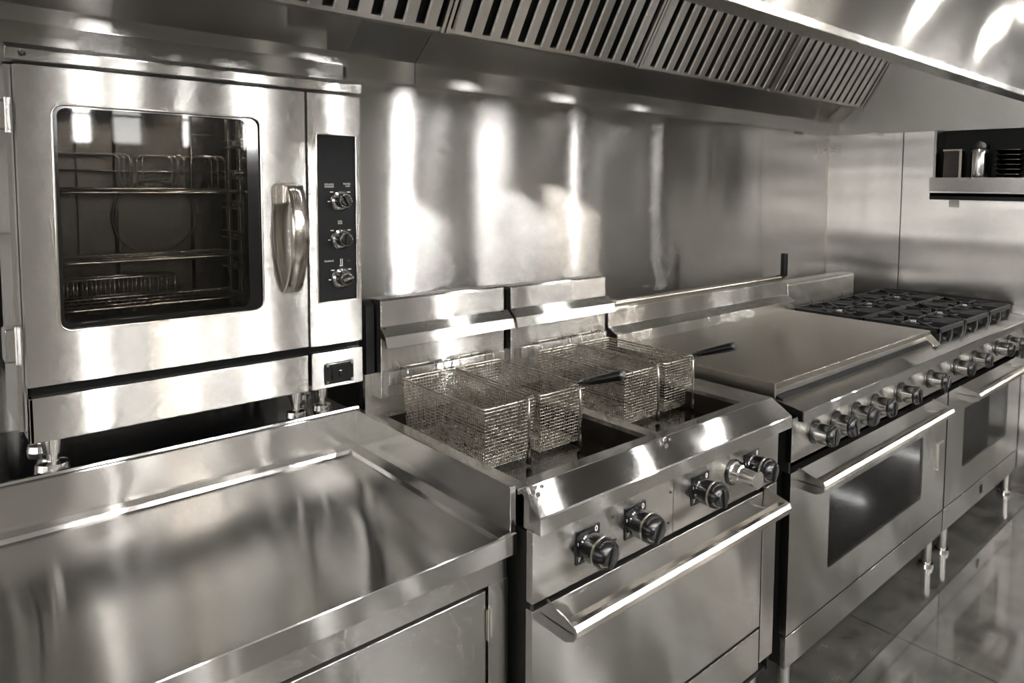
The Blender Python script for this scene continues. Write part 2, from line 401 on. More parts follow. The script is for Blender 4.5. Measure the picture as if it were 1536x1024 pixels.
# front fascia: lower channel and tall outer face leaning back to the top
obj('front_lip', B().prism('x', [(-1.225, ZH), (-1.168, ZH), (-1.168, ZH+.03), (-1.19, ZH+.035), (-1.225, ZH+.02)], HX0, HX1, .002), HOOD, hood)
obj('front_panel', B().prism('x', [(-1.225, ZH+.012), (-1.215, ZH+.012), (-1.205, 2.9), (-1.215, 2.9)], HX0, HX1), FASCIA, hood)
obj('top_panel', B().box(HX0, HX1, -1.21, YW-.002, 2.9, 2.91), HOOD, hood)
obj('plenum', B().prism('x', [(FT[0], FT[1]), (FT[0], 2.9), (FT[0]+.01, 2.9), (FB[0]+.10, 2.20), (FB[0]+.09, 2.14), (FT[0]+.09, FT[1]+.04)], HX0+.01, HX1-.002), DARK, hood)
for lx in (-1.35, -.45, .45, 1.30, 2.05, 2.75):  # unseen lamps added inside the canopy for streaks on the steel below
    hl = obj('added_hood_lamp', B().box(lx-.10, lx+.10, -.86, -.66, 2.885, 2.90), CHROME, hood)
    obj('added_lamp_lens', B().box(lx-.055, lx+.055, -.83, -.69, 2.872, 2.886, .003), HOOD_FILL, hl)
# fixing clips: one on the trough near the right end, two small ones under the lips
b = B(); b.prism('x', [(.085, 2.078), (.07, 2.095), (.150, 2.030), (.165, 2.012)], 2.98, 3.03)
obj('clip', b, SATIN, hood, 'bright steel clip on the grease trough')
b = B(); b.box(2.82, 2.93, .19, .22, ZH-.012, ZH); obj('clip', b, SATIN, hood)
b = B(); b.box(3.10, 3.185, -.10, -.06, ZH-.010, ZH); b.cyl((3.15,-.08,ZH-.016),(3.15,-.08,ZH-.008),.008); obj('clip', b, SATIN, hood)

# baffle filters leaning over the trough, each a lift-out cassette
ex = Vector((1,0,0)); ed = Vector((0, fd.x, fd.y)); en = Vector((0, -fd.y, fd.x))    # en faces the cook (down and forward)
if en.z > 0: en = -en
def fpt(x, t, n): return Vector((x, FB[0], FB[1])) + ed*t + en*n
def strip(b, x0, x1, t0, t1, n0, n1):
    vs = [fpt(x, t, n) for n in (n0, n1) for t in (t0, t1) for x in (x0, x1)]
    f = b._faces(vs, [(0,2,3,1),(4,5,7,6),(0,1,5,4),(2,6,7,3),(0,4,6,2),(1,3,7,5)])
    bmesh.ops.recalc_face_normals(b.bm, faces=f); return b
def channel(b, x, w, t0, t1):
    # folded baffle: a V-lipped channel running up the slope
    prof = [(-w/2, .004), (-w/2, .019), (-w/2+.005, .0245), (w/2-.005, .0245), (w/2, .019), (w/2, .004), (w/2-.004, .004), (w/2-.004, .017), (w/2-.007, .0205), (-w/2+.007, .0205), (-w/2+.004, .017), (-w/2+.004, .004)]
    vs = [fpt(x+p[0], t, p[1]) for t in (t0, t1) for p in prof]; n = len(prof)
    f = b._faces(vs, [tuple(range(n)), tuple(range(2*n-1, n-1, -1))] + [(i, i+n, (i+1) % n+n, (i+1) % n) for i in range(n)])
    bmesh.ops.recalc_face_normals(b.bm, faces=f); return b
flab = ['baffle filter at the far left of the hood, directly over the oven door',
        'baffle filter above the fryers, second cassette from the left',
        'baffle filter above the griddle, third cassette from the left',
        'baffle filter at the far right of the hood, against its end panel']
fw_ = [(-.745, .240), (.246, 1.160), (1.166, 2.165), (2.171, 3.176)]
for (x0, x1), lb in zip(fw_, flab):
    t = thing('baffle_filter', lb, 'grease filter', fpt((x0+x1)/2, 0, 0), 'baffle grease filters in the hood')
    b = B(); ln = .60
    strip(b, x0, x0+.012, 0, ln, 0, .03); strip(b, x1-.012, x1, 0, ln, 0, .03)
    strip(b, x0, x1, 0, .014, 0, .020); strip(b, x0, x1, ln-.014, ln, 0, .03)
    obj('filter_frame', b, BAFF, t)
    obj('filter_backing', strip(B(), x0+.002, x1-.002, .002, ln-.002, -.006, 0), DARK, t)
    n = int(round((x1-x0-.03)/.076)); pitch = (x1-x0-.024)/n
    for i in range(n):
        b = B(); channel(b, x0+.012+pitch*(i+.5), pitch*.60, .012, ln-.01); obj('baffle', b, BAFF, t)

# ------------------------------------------------------------------ convection oven
OX0, OX1, OY, OD = -.867, -.156, -.18, -.298
oven = thing('convection_oven', 'large brushed steel convection oven with glass door standing at upper left', 'oven', (-.51, 0, 1.0))
ZB, ZT = 1.200, 1.849
CX0, CX1, CZ0, CZ1 = -.835, -.335, 1.262, 1.812
b = B(); yb = .094
b.box(OX0+.004, CX0, OY+.045, yb, ZB, ZT); b.box(CX1, OX1-.002, OY+.045, yb, ZB, ZT)
b.box(CX0, CX1, OY+.045, yb, ZB, CZ0); b.box(CX0, CX1, OY+.045, yb, CZ1, ZT); b.box(CX0, CX1, .06, yb, CZ0, CZ1)
b.box(OX0-.012, OX0+.004, OY+.05, yb, 1.10, ZT)
obj('body', b, OVEN, oven)
# cavity liner
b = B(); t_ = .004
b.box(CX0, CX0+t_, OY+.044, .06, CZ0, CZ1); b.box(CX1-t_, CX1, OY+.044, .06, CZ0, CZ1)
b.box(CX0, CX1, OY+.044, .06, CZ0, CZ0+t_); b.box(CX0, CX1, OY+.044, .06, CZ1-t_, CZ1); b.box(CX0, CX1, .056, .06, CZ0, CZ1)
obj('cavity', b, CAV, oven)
obj('interior_lamp', B().lathe((-.47, -.04, CZ1-t_), (-.47, -.04, CZ1-.012), [(0, .020), (.5, .020), (1, .014)]), OLAMP, oven)
# side rack guides with bright posts and pegs
for sx, xg in ((1, CX0+.012), (-1, CX1-.085)):
    b = B()
    for yy in (OY+.075, OY+.115, .02):
        b.box(xg-.004, xg+.004, yy-.012, yy+.012, CZ0+.02, CZ1-.03, .001)
    for i in range(6):
        z = 1.325+i*.076
        b.tube([(xg+sx*.006, OY+.06, z), (xg+sx*.014, OY+.07, z), (xg+sx*.014, .03, z)], .003)
        b.tube([(xg+sx*.006, OY+.06, z+.018), (xg+sx*.012, OY+.07, z+.018), (xg+sx*.012, .03, z+.018)], .002)
        for yy in (OY+.075, OY+.115): b.cyl((xg, yy, z+.009), (xg+sx*.018, yy, z+.009), .005, n=10)
    obj('rack_guide', b, RACK, oven)
# fan baffle on the cavity's rear wall
b = B(); b.box(-.74, -.43, .046, .050, 1.33, 1.74, .001); b.tube([(-.665,.044,1.30),(-.665,.044,1.79)], .004); b.tube([(-.50,.044,1.30),(-.50,.044,1.79)], .004)
b.tube([(-.585+.09*math.cos(a*.314), .040, 1.53+.09*math.sin(a*.314)) for a in range(20)], .003, closed=True)
obj('fan_guard', b, CAV, oven)
# top cap with its two screws
cap = obj('top_cap', B().prism('x', [(OY-.008, ZT+.004), (OY-.008, ZT+.028), (OY+.02, ZT+.040), (yb, ZT+.040), (yb, ZT+.0)], OX0-.014, OX1+.004, .002), OVEN, oven)
for xs in (OX0+.012, OX1-.012):
    obj('screw', B().lathe((xs, OY-.008, ZT+.017), (xs, OY-.013, ZT+.017), [(0,.0065),(.6,.0065),(1,.003)], 16), BLACK if xs < -.5 else CHROME, cap)
# door
WX0, WX1, WZ0, WZ1 = -.811, -.408, 1.308, 1.773
door = obj('door', B().frame(OY, OY+.04, OX0, OD-.003, ZB, ZT-.003, WX0, WX1, WZ0, WZ1, .022), OVEN, oven)
# rolled bead around the window
def rrect(x0, x1, z0, z1, r, y, n=8):
    pts = []
    for cx, cz, a0 in ((x1-r, z0+r, -90), (x1-r, z1-r, 0), (x0+r, z1-r, 90), (x0+r, z0+r, 180)):
        for k in range(n+1):
            a = math.radians(a0+90*k/n); pts.append((cx+r*math.cos(a), y, cz+r*math.sin(a)))
    return pts
obj('window_trim', B().tube(rrect(WX0, WX1, WZ0, WZ1, .022, OY-.0005), .0022, 8, True), SATIN, door)
obj('window_gasket', B().frame(OY+.006, OY+.034, WX0, WX1, WZ0, WZ1, WX0+.009, WX1-.030, WZ0+.012, WZ1-.006, .018), BLACKG, door)
obj('door_glass', B().box(WX0+.002, WX1-.002, OY+.008, OY+.012, WZ0+.002, WZ1-.002), GLASS, door)
# bowed door handle: block above, wide curved strap
hb = B(); hx = -.345; pts = []
n = 22; L0, L1 = 1.612, 1.345
prof_o = []; prof_i = []
for i in range(n+1):
    t = i/n; z = L0+(L1-L0)*t
    d = .068*math.sin(math.pi*min(1, .12+t*.88))**.55 if t < 1 else .0
    prof_o.append((OY-.006-d, z)); prof_i.append((OY-.006-max(d-.012, -.004), z))
prof = prof_o+prof_i[::-1]
hb.prism('x', prof, hx-.019, hx+.019, smooth=False)
for f in hb.bm.faces:
    if len(f.verts) == 4: f.smooth = True
hnd = obj('door_handle', hb, SATIN, door)
obj('handle_block', B().box(hx-.030, hx+.010, OY-.040, OY, 1.565, 1.618, .006).box(hx-.026, hx-.010, OY-.045, OY-.02, 1.57, 1.612, .003), SATIN, door)
obj('handle_plate', B().prism('y', [(hx-.040, 1.60), (hx-.036, 1.615), (hx+.016, 1.615), (hx+.016, 1.36), (hx+.004, 1.345), (hx-.016, 1.36), (hx-.036, 1.46)], OY-.003, OY+.001), OVEN, door)
# side column with black control panel
col = obj('control_column', B().frame(OY-.002, OY+.045, OD+.003, OX1, ZB-.002, ZT-.003, -.2735, -.1685, 1.310, 1.744, .006), OVEN, oven)
obj('window_trim', B().tube(rrect(-.2735, -.1685, 1.310, 1.744, .006, OY-.0025, 5), .0018, 8, True), SATIN, oven)
cp = obj('control_panel', B().box(-.2735, -.1685, OY+.0005, OY+.02, 1.310, 1.744), PANEL, oven)
b = B()
for kz in (1.577, 1.477, 1.373):
    for a in range(-150, 151, 50):
        if abs(a) < 10 and kz > 1.45: continue
        r0, r1 = .030, .035; aa = math.radians(a); cx = -.211
        b.box(cx+math.sin(aa)*r0-.0012-.003, cx+math.sin(aa)*r0+.0012+.003, OY-.0003, OY+.0006, kz+math.cos(aa)*r0-.0011, kz+math.cos(aa)*r0+.0011) if abs(a) < 120 else None
# tiny lines of printed lettering: too small in the photograph to be read
def scribble(b, x, z, n, w=.0042, h=.004):
    for i in range(n):
        q = x+(i-(n-1)/2)*w
        b.box(q-w*.36, q+w*.30, OY-.0003, OY+.0006, z-h/2, z-h/2+.001); b.box(q-w*.36, q-w*.12, OY-.0003, OY+.0006, z-h/2, z+h/2)
        if random.random() < .6: b.box(q-w*.36, q+w*.3, OY-.0003, OY+.0006, z+h/2-.001, z+h/2)
scribble(b, -.240, 1.616, 6); scribble(b, -.240, 1.610, 6); scribble(b, -.192, 1.618, 5); scribble(b, -.190, 1.612, 3)
scribble(b, -.212, 1.520, 3); scribble(b, -.212, 1.5145, 3); scribble(b, -.243, 1.417, 6); scribble(b, -.190, 1.415, 2, h=.001)
b.box(-.213, -.2115, OY-.0003, OY+.0006, 1.405, 1.421); b.box(-.2085, -.207, OY-.0003, OY+.0006, 1.405, 1.421)
obj('panel_lettering', b, WHITE, cp)
def oven_knob(x, z, rot):
    kb = obj('control_knob', B().lathe((x, OY, z), (x, OY-.034, z), [(0,.024),(.12,.024),(.25,.019),(.9,.0175),(1,.0165)], 28), CHROME, oven)
    obj('knob_cap', B().lathe((x, OY-.033, z), (x, OY-.0365, z), [(0,.0155),(.7,.0155),(1,.012)], 24), BLACK, kb)
    obj('knob_bezel', B().lathe((x, OY+.001, z), (x, OY-.004, z), [(0,.028),(.6,.028),(1,.024)], 28), BLACK, kb)
    g = B().box(-.0028, .0028, -.042, -.034, -.013, .016, .001); g.xf(Matrix.Translation((x, OY, z)) @ Matrix.Rotation(rot, 4, 'Y'))
    obj('pointer', g, BLACK if z > 1.4 else CHROME, kb)
for z, r_ in ((1.574, -.5), (1.474, .1), (1.371, 1.3)): oven_knob(-.211, z, r_)
# base: long lower panel and switch box
obj('base_panel', B().box(OX0, OD-.004, OY, OY+.03, 1.084, 1.177, .0015).box(OX0, OX0+.006, OY, .09, 1.084, 1.177), OVEN, oven)
sb = obj('switch_box', B().box(OD+.004, OX1, OY-.004, OY+.03, 1.084, 1.179, .0015), OVEN, oven)
b = B().box(-.262, -.184, OY-.010, OY-.003, 1.094, 1.150, .004)
sw = obj('power_switch', b, BLACK, oven)
obj('rocker', B().prism('x', [(OY-.010, 1.104), (OY-.016, 1.106), (OY-.011, 1.140), (OY-.010, 1.140)], -.245, -.202).box(-.226, -.220, OY-.017, OY-.012, 1.113, 1.128), BLACKG, sw)
for xs in (-.256, -.190):
    for zs in (1.100, 1.144): obj('screw', B().cyl((xs, OY-.010, zs), (xs, OY-.0125, zs), .0035, n=12), CHROME, sw)
b = B().box(OX0+.01, OX1-.01, OY+.07, .09, 1.084, ZB).box(OX0+.01, OX1-.01, OY+.03, OY+.07, 1.09, 1.16); obj('plinth', b, DARK, oven)
for zc, hh in ((1.745, .03), (1.29, .034)):
    obj('hinge', B().box(OX0-.034, OX0-.004, OY-.004, OY+.05, zc-hh, zc+hh, .004).cyl((OX0-.012, OY+.0, zc-hh-.004), (OX0-.012, OY+.0, zc+hh+.004), .007), FRONT, oven)
for fx, fy in ((OX0+.045, OY+.082), (-.303, OY+.082), (-.227, OY+.095), (OX0+.045, .05), (-.227, .05)):
    r_ = .021 if fx < -.5 else .017
    obj('foot', B().lathe((fx, fy, 1.085), (fx, fy, 1.0), [(0, r_), (.05, r_*1.02), (.60, r_*.82), (.62, r_*.55), (.80, r_*.55), (.84, r_*1.35), (1, r_*1.45)], 28), CHROME, oven)

def wire_rack(z, label, y0=OY+.052, y1=.035, x0=CX0+.022, x1=CX1-.098):
    b = B(); r = .0032
    b.tube([(x0+.01,y0,z),(x0,y0+.01,z),(x0,y1-.01,z),(x0+.01,y1,z),(x1-.01,y1,z),(x1,y1-.01,z),(x1,y0+.01,z),(x1-.01,y0,z)], r, 8, True)
    n = 26
    for i in range(1, n):
        x = x0+(x1-x0)*i/n
        b.tube([(x, y0, z+.001), (x, y0+.006, z+.005), (x, y1-.006, z+.005), (x, y1, z+.001)], .0014, 6)
    b.tube([(x0, (y0*2+y1)/3, z), (x1, (y0*2+y1)/3, z)], .002, 6); b.tube([(x0, (y0+2*y1)/3, z), (x1, (y0+2*y1)/3, z)], .002, 6)
    return tag(obj('oven_rack', b, RACK), label, 'oven rack', 'wire racks inside the oven')
wire_rack(1.5937, 'topmost wire rack in the oven, carrying the upright wire stand')
wire_rack(1.4417, 'middle wire rack inside the oven, with nothing on it')
wire_rack(1.3390, 'lowest wire rack inside the oven, just above the door bottom')
# wire stand on the top rack: upright loops
b = B(); z0 = 1.602; zt = z0+.078
for xa, xb_ in ((-.80, -.66), (-.635, -.55), (-.535, -.46)):
    for yy in (-.085, -.03, .02):
        b.tube([(xa, yy, z0), (xa, yy, zt-.008), (xa+.008, yy, zt), (xb_-.008, yy, zt), (xb_, yy, zt-.008), (xb_, yy, z0)], .0017, 8)
b.tube([(-.80,-.085,z0),(-.46,-.085,z0),(-.46,.02,z0),(-.80,.02,z0)], .0017, 8, True)
b.tube([(-.80,-.03,z0+.04),(-.46,-.03,z0+.04)], .0015, 8); b.tube([(-.80,.02,z0+.04),(-.46,.02,z0+.04)], .0015, 8)
tag(obj('wire_stand', b, RACK), 'upright looped wire stand sitting on the top oven rack', 'wire stand')
# wire basket lying on the lowest rack, at its back
b = B(); z0 = 1.3475
for zz, r_ in ((z0, .0016), (z0+.045, .0024)):
    b.tube([(-.81,-.02,zz),(-.56,-.02,zz),(-.56,.03,zz),(-.81,.03,zz)], r_, 8, True)
for i in range(15):
    x = -.81+.25*i/14
    b.tube([(x,-.02,z0+.045),(x,-.02,z0),(x,.03,z0),(x,.03,z0+.045)], .0011, 5)
tag(obj('wire_tray', b, RACK), 'shallow wire tray at the back of the lowest oven rack', 'wire tray')

# black stand the oven is on
st = thing('oven_stand', 'black stand hidden behind the steel worktop, carrying the oven', 'stand', (-1.0, .04, 0))
obj('stand_top', B().box(-2.4, -.17, -.132, YW-.002, .975, 1.0, .002), BLACKG, st)
for x in (-2.35, -1.3, -.22):
    for y in (-.10, .2): obj('leg', B().box(x-.02, x+.02, y-.02, y+.02, 0, .975), DARK, st)

# ------------------------------------------------------------------ worktop and its cabinet
YCB, YCF, ZC, ZS, XC = -.157, -.851, .900, 1.000, -.149
wt = thing('worktop', 'brushed steel worktop with raised back and side splash in the left foreground', 'worktop', (-1.2, -.5, .85))
WX = -2.4
XS = -.163      # inner face of the side splash
b = B()
b.prism('x', [(YCF, .856), (YCF, ZC-.002), (YCF+.002, ZC), (YCF+.014, ZC), (YCF+.022, ZC-.005), (YCB-.030, ZC-.005), (YCB-.026, ZC+.004), (YCB, ZC+.008), (YCB, .856), (YCF+.04, .856), (YCF+.04, .862), (YCB-.02, .862)][:8]+[(YCB, .87), (YCF+.03, .87), (YCF+.03, .856)], WX, XC-.0005)
obj('top_surface', b, TOP, wt)
obj('side_rim', B().prism('y', [(XS-.036, ZC-.005), (XS-.030, ZC+.003), (XS, ZC+.006), (XS, ZC-.005)], YCF+.002, YCB-.02), TOP, wt)
obj('back_splash', B().prism('x', [(YCB, ZC), (YCB-.0, ZS-.002), (YCB+.002, ZS), (YCB+.012, ZS), (YCB+.014, ZS+.005), (YCB+.020, ZS+.006), (YCB+.020, .9), ], WX, XC-.0005), TOP, wt)
obj('side_splash', B().box(XS, XC, YCF+.004, YCB, ZC-.02, ZS, .0015), TOP, wt)
cab = thing('base_cabinet', 'brushed steel cupboard under the left worktop with a hinged door', 'cabinet', (-1.2, -.5, 0))
obj('body', B().box(WX, XC-.012, -.80, YCB, .12, .856).box(WX, XC-.012, -.832, -.80, .80, .856, .001).box(-.208, XC-.010, -.834, -.80, .12, .80, .001), FRONT, cab)
obj('plinth', B().box(WX+.02, XC-.03, -.76, YCB, 0, .12), DARK, cab)
dr = obj('door', B().box(-.80, -.214, -.832, -.812, .13, .792, .0015), FRONT, cab)
obj('hinge', B().cyl((-.211, -.836, .69), (-.211, -.836, .755), .0045, n=14).box(-.2105, -.200, -.836, -.833, .692, .753), SATIN, dr)
obj('hinge', B().cyl((-.211, -.836, .20), (-.211, -.836, .265), .0045, n=14).box(-.2105, -.200, -.836, -.833, .202, .263), SATIN, dr)
obj('door', B().box(-1.40, -.804, -.832, -.812, .13, .792, .0015), FRONT, cab)

# ------------------------------------------------------------------ generic fittings
def door_handle(parent, x0, x1, zc, ydoor, yout, h=.030, drop=.0, bw=.045):
    b = B()
    # bar with a rolled front
    pr = [(yout+.004, zc-h/2), (yout, zc-h/2+.005), (yout, zc+h/2-.012), (yout+.006, zc+h/2-.003), (yout+.016, zc+h/2), (yout+.034, zc+h/2-.001), (yout+.034, zc+h/2-.004), (yout+.008, zc+h/2-.012), (yout+.008, zc-h/2)]
    b.prism('x', pr, x0+.002, x1-.002)
    h_ = obj('door_handle', b, SATIN, parent)
    for xa, sg in ((x0, 1), (x1, -1)):
        b = B()
        # bracket: flat cheek from the door to the bar, with folded top
        q = [(ydoor, zc-.028), (ydoor, zc+.035), (yout+.012, zc+h/2), (yout, zc+h/2-.006), (yout, zc-h/2), (yout+.030, zc-.030)]
        b.prism('x', q, xa, xa+sg*.004)
        b.prism('z', [(xa, ydoor), (xa+sg*bw*1.3, ydoor), (xa+sg*bw*.8, yout+.03), (xa+sg*bw*.8, yout+.008), (xa, yout+.008)], zc-.004, zc-.001)
        obj('bracket', b, FRONT, h_)
    return h_
def range_knob(parent, x, y, z, r=.034, ln=.075, ang=0.0, name='control_knob'):
    kb = obj(name, B().lathe((x, y, z), (x, y-ln, z), [(0, r*.80), (.14, r*.80), (.20, r*.95), (.74, r*.95)], 32), CHROME, parent)
    obj('dial_plate', B().lathe((x, y+.0, z), (x, y-.003, z), [(0, r*1.12), (1, r*1.12)], 32), BLACK, kb)
    c = B(); n = 32
    c.lathe((x, y-ln*.72, z), (x, y-ln*.98, z), [(0, r*.99), (.35, r*1.0), (.75, r*.90), (1, r*.74)], n)
    g = B().box(-.006, .006, -ln-.003, -ln+.02, -r*.74, r*.66, .003)
    g.xf(Matrix.Translation((x, y, z)) @ Matrix.Rotation(ang, 4, 'Y'))
    me = bpy.data.meshes.new('g'); g.bm.to_mesh(me); c.bm.from_mesh(me); g.bm.free(); bpy.data.meshes.remove(me)
    obj('knob_cap', c, BLACK, kb)
    return kb

# ------------------------------------------------------------------ deep fryer
X0, X1, YP, YF = -.143, .789, -.895, -.914
fr = thing('deep_fryer', 'twin-vat steel deep fryer with black knobs and a wide lower door', 'deep fryer', (.32, -.5, 0))
b = B(); b.box(X0+.003, X0+.012, -.885, -.14, .17, .905); b.box(X1-.012, X1-.003, -.885, -.14, .17, .905); b.box(X0+.012, X1-.012, -.15, -.14, .17, .985)
b.box(X0+.012, X1-.012, -.88, -.15, .17, .18); obj('body', b, DARK, fr)
# top frame with two vat openings
ZF = .989
VA = (-.112, .298, -.205, -.812); VB = (.336, .716, -.205, -.812)
b = B()
T0, T1 = ZF-.012, ZF
b.box(X0, VA[0], -.845, -.14, T0, T1); b.box(VA[1], VB[0], -.845, -.14, T0, T1); b.box(VB[1], X1+.035, -.845, -.14, T0, T1)
for v in (VA, VB):
    b.box(v[0], v[1], -.205, -.14, T0, T1); b.box(v[0], v[1], -.845, v[3], T0, T1)
b.box(X1, X1+.035, -.845, -.14, .90, T0)
obj('top_frame', b, TOP, fr)
# sloping front deck with nose
b = B(); b.prism('x', [(-.845, ZF-.003), (YF+.003, .9475), (YF, .944), (YF, .911), (-.845, .911)], X0+.005, .83)
obj('front_deck', b, TOP, fr)
for lx in (-.115, .305):
    b = B(); b.box(lx, lx+.012, -.862, -.838, ZF-.006, ZF+.006, .002); b.cyl((lx+.02,-.866,ZF-.004),(lx+.02,-.866,ZF+.001),.005,n=12)
    obj('latch', b, CHROME, fr)
for v in (VA, VB):
    b = B(); th = .004
    b.box(v[0]-th, v[0], v[3], v[2], .80, T0); b.box(v[1], v[1]+th, v[3], v[2], .80, T0); b.box(v[0]-th, v[1]+th, v[2], v[2]+th, .80, T0); b.box(v[0]-th, v[1]+th, v[3]-th, v[3], .80, T0); b.box(v[0]-th, v[1]+th, v[3]-th, v[2]+th, .795, .80)
    vt = obj('vat', b, VAT, fr, 'soot-blackened fryer vat')
    b = B(); b.box(v[0], v[1], v[3], v[2], .90, .920)
    obj('oil', b, OIL, vt, 'dark used frying oil')
# control fascia: two panels
b = B().box(X0, .306, YP, YP+.02, .760, .912, .001); obj('control_panel', b, FRONT, fr)
b = B().box(.308, X1, YP, YP+.02, .760, .912, .001); obj('control_panel', b, FRONT, fr)
for sx, sz in ((.09, .872), (.295, .868), (.10, .815), (.288, .792)):
    obj('screw', B().cyl((sx, YP, sz), (sx, YP-.002, sz), .003, n=10), BLACK, fr)
def fryer_knob(x, z, ang):
    p = B().box(x-.036, x+.036, YP-.003, YP, z-.036, z+.040, .0012)
    pl = obj('dial_plate', p, BLACK, fr)
    t = B().text('0', (x+.024, YP-.0035, z+.029), .018); t.text('U', (x-.028, YP-.0035, z+.010), .012); t.text('7', (x-.027, YP-.0035, z-.025), .012)
    obj('dial_marks', t, WHITE, pl)
    r = .034
    kb = obj('control_knob', B().lathe((x, YP-.003, z), (x, YP-.075, z), [(0, r*.92), (.08, r*.92), (.12, r*.84), (.20, r*.84), (.22, r*.96), (.60, r*.96)], 36), BLACKG, fr)
    obj('knob_ring', B().lathe((x, YP-.044, z), (x, YP-.050, z), [(0, r*.99), (.15, r*1.02), (.45, r*1.02), (.5, r*.98), (.6, r*1.02), (.9, r*1.02), (1, r*.98)], 36), SATIN, kb)
    c = B().lathe((x, YP-.050, z), (x, YP-.078, z), [(0, r*.99), (.3, r*.98), (.7, r*.86), (1, r*.60)], 36)
    g = B().prism('z', [(-.010, -.054), (-.005, -.083), (.005, -.083), (.010, -.054)], -r*.74, r*.70, .002)
    g.xf(Matrix.Translation((x, YP, z)) @ Matrix.Rotation(ang, 4, 'Y'))
    me = bpy.data.meshes.new('g'); g.bm.to_mesh(me); c.bm.from_mesh(me); g.bm.free(); bpy.data.meshes.remove(me)
    obj('knob_cap', c, BLACK, kb)
fryer_knob(.012, .835, .3); fryer_knob(.166, .838, .5); fryer_knob(.413, .842, -.2); fryer_knob(.648, .842, .2)
# fourth knob: bare bright barrel, cap missing
x, z = .560, .846
kb = obj('control_knob', B().lathe((x, YP, z), (x, YP-.082, z), [(0,.030),(.1,.030),(.14,.026),(.35,.025),(.38,.021),(.9,.020),(1,.024)], 32), CHROME, fr, 'bright metal knob barrel without a cap')
obj('dial_plate', B().lathe((x, YP, z), (x, YP-.003, z), [(0,.036),(1,.036)], 32), BLACK, kb)
# lower door, post, kick panel
fd_ = obj('door', B().box(X0, .714, YP, YP+.022, .339, .745, .0015), FRONT, fr)
door_handle(fd_, -.105, .722, .722, YP, -.985)
obj('side_post', B().box(.720, X1, YP, YP+.03, .222, .752, .0015), FRONT, fr)
obj('kick_panel', B().box(X0, .714, YP, YP+.022, .205, .330, .0015), FRONT, fr)
for lx in (X0+.04, X1-.035):
    for ly in (-.84, -.20): obj('leg', B().lathe((lx, ly, .17), (lx, ly, 0), [(0,.02),(.85,.017),(.86,.028),(1,.030)], 20), CHROME, fr)
# flue risers with rolled flange, one per vat
def riser(x0, x1, zt):
    yf = -.175
    b = B()
    b.prism('x', [(-.105, 1.0), (-.105, zt-.003), (yf+.006, zt), (yf, zt-.006), (yf, 1.02), (yf+.03, 1.02)], x0, x1, .0015)
    rs = obj('flue_riser', b, FRONT, fr)
    fb = B(); zf = 1.205
    fb.prism('x', [(yf, zf+.018), (yf-.020, zf+.002), (yf-.030, zf-.006), (yf-.040, zf-.036), (yf-.036, zf-.036), (yf-.030, zf-.016), (yf, zf-.010)], x0-.002, x1+.014)
    obj('drip_flange', fb, FRONT, rs)
    for xs in (x0+.008, x1-.008): obj('screw', B().cyl((xs, yf, zf+.012), (xs, yf-.006, zf+.012), .005, n=12), BLACK, rs)
    obj('side_shroud', B().prism('x', [(-.10, .99), (-.10, zt-.006), (yf+.05, zt-.006), (yf+.03, zt-.02), (yf+.03, .99)], x0-.028, x0-.004), DARK, rs)
riser(-.098, .325, 1.300); riser(.352, .780, 1.296)
obj('lower_back', B().box(X0+.01, X1, -.150, -.135, ZF, 1.09), FRONT, fr)
# rail that the baskets hook on
for xa, xb_ in ((-.085, .312), (.380, .770)):
    b = B(); b.box(xa, xb_, -.196, -.186, 1.060, 1.098, .002); b.box(xa, xa+.012, -.19, -.15, 1.03, 1.095); b.box(xb_-.012, xb_, -.19, -.15, 1.03, 1.095)
    obj('basket_rail', b, FRONT, fr)

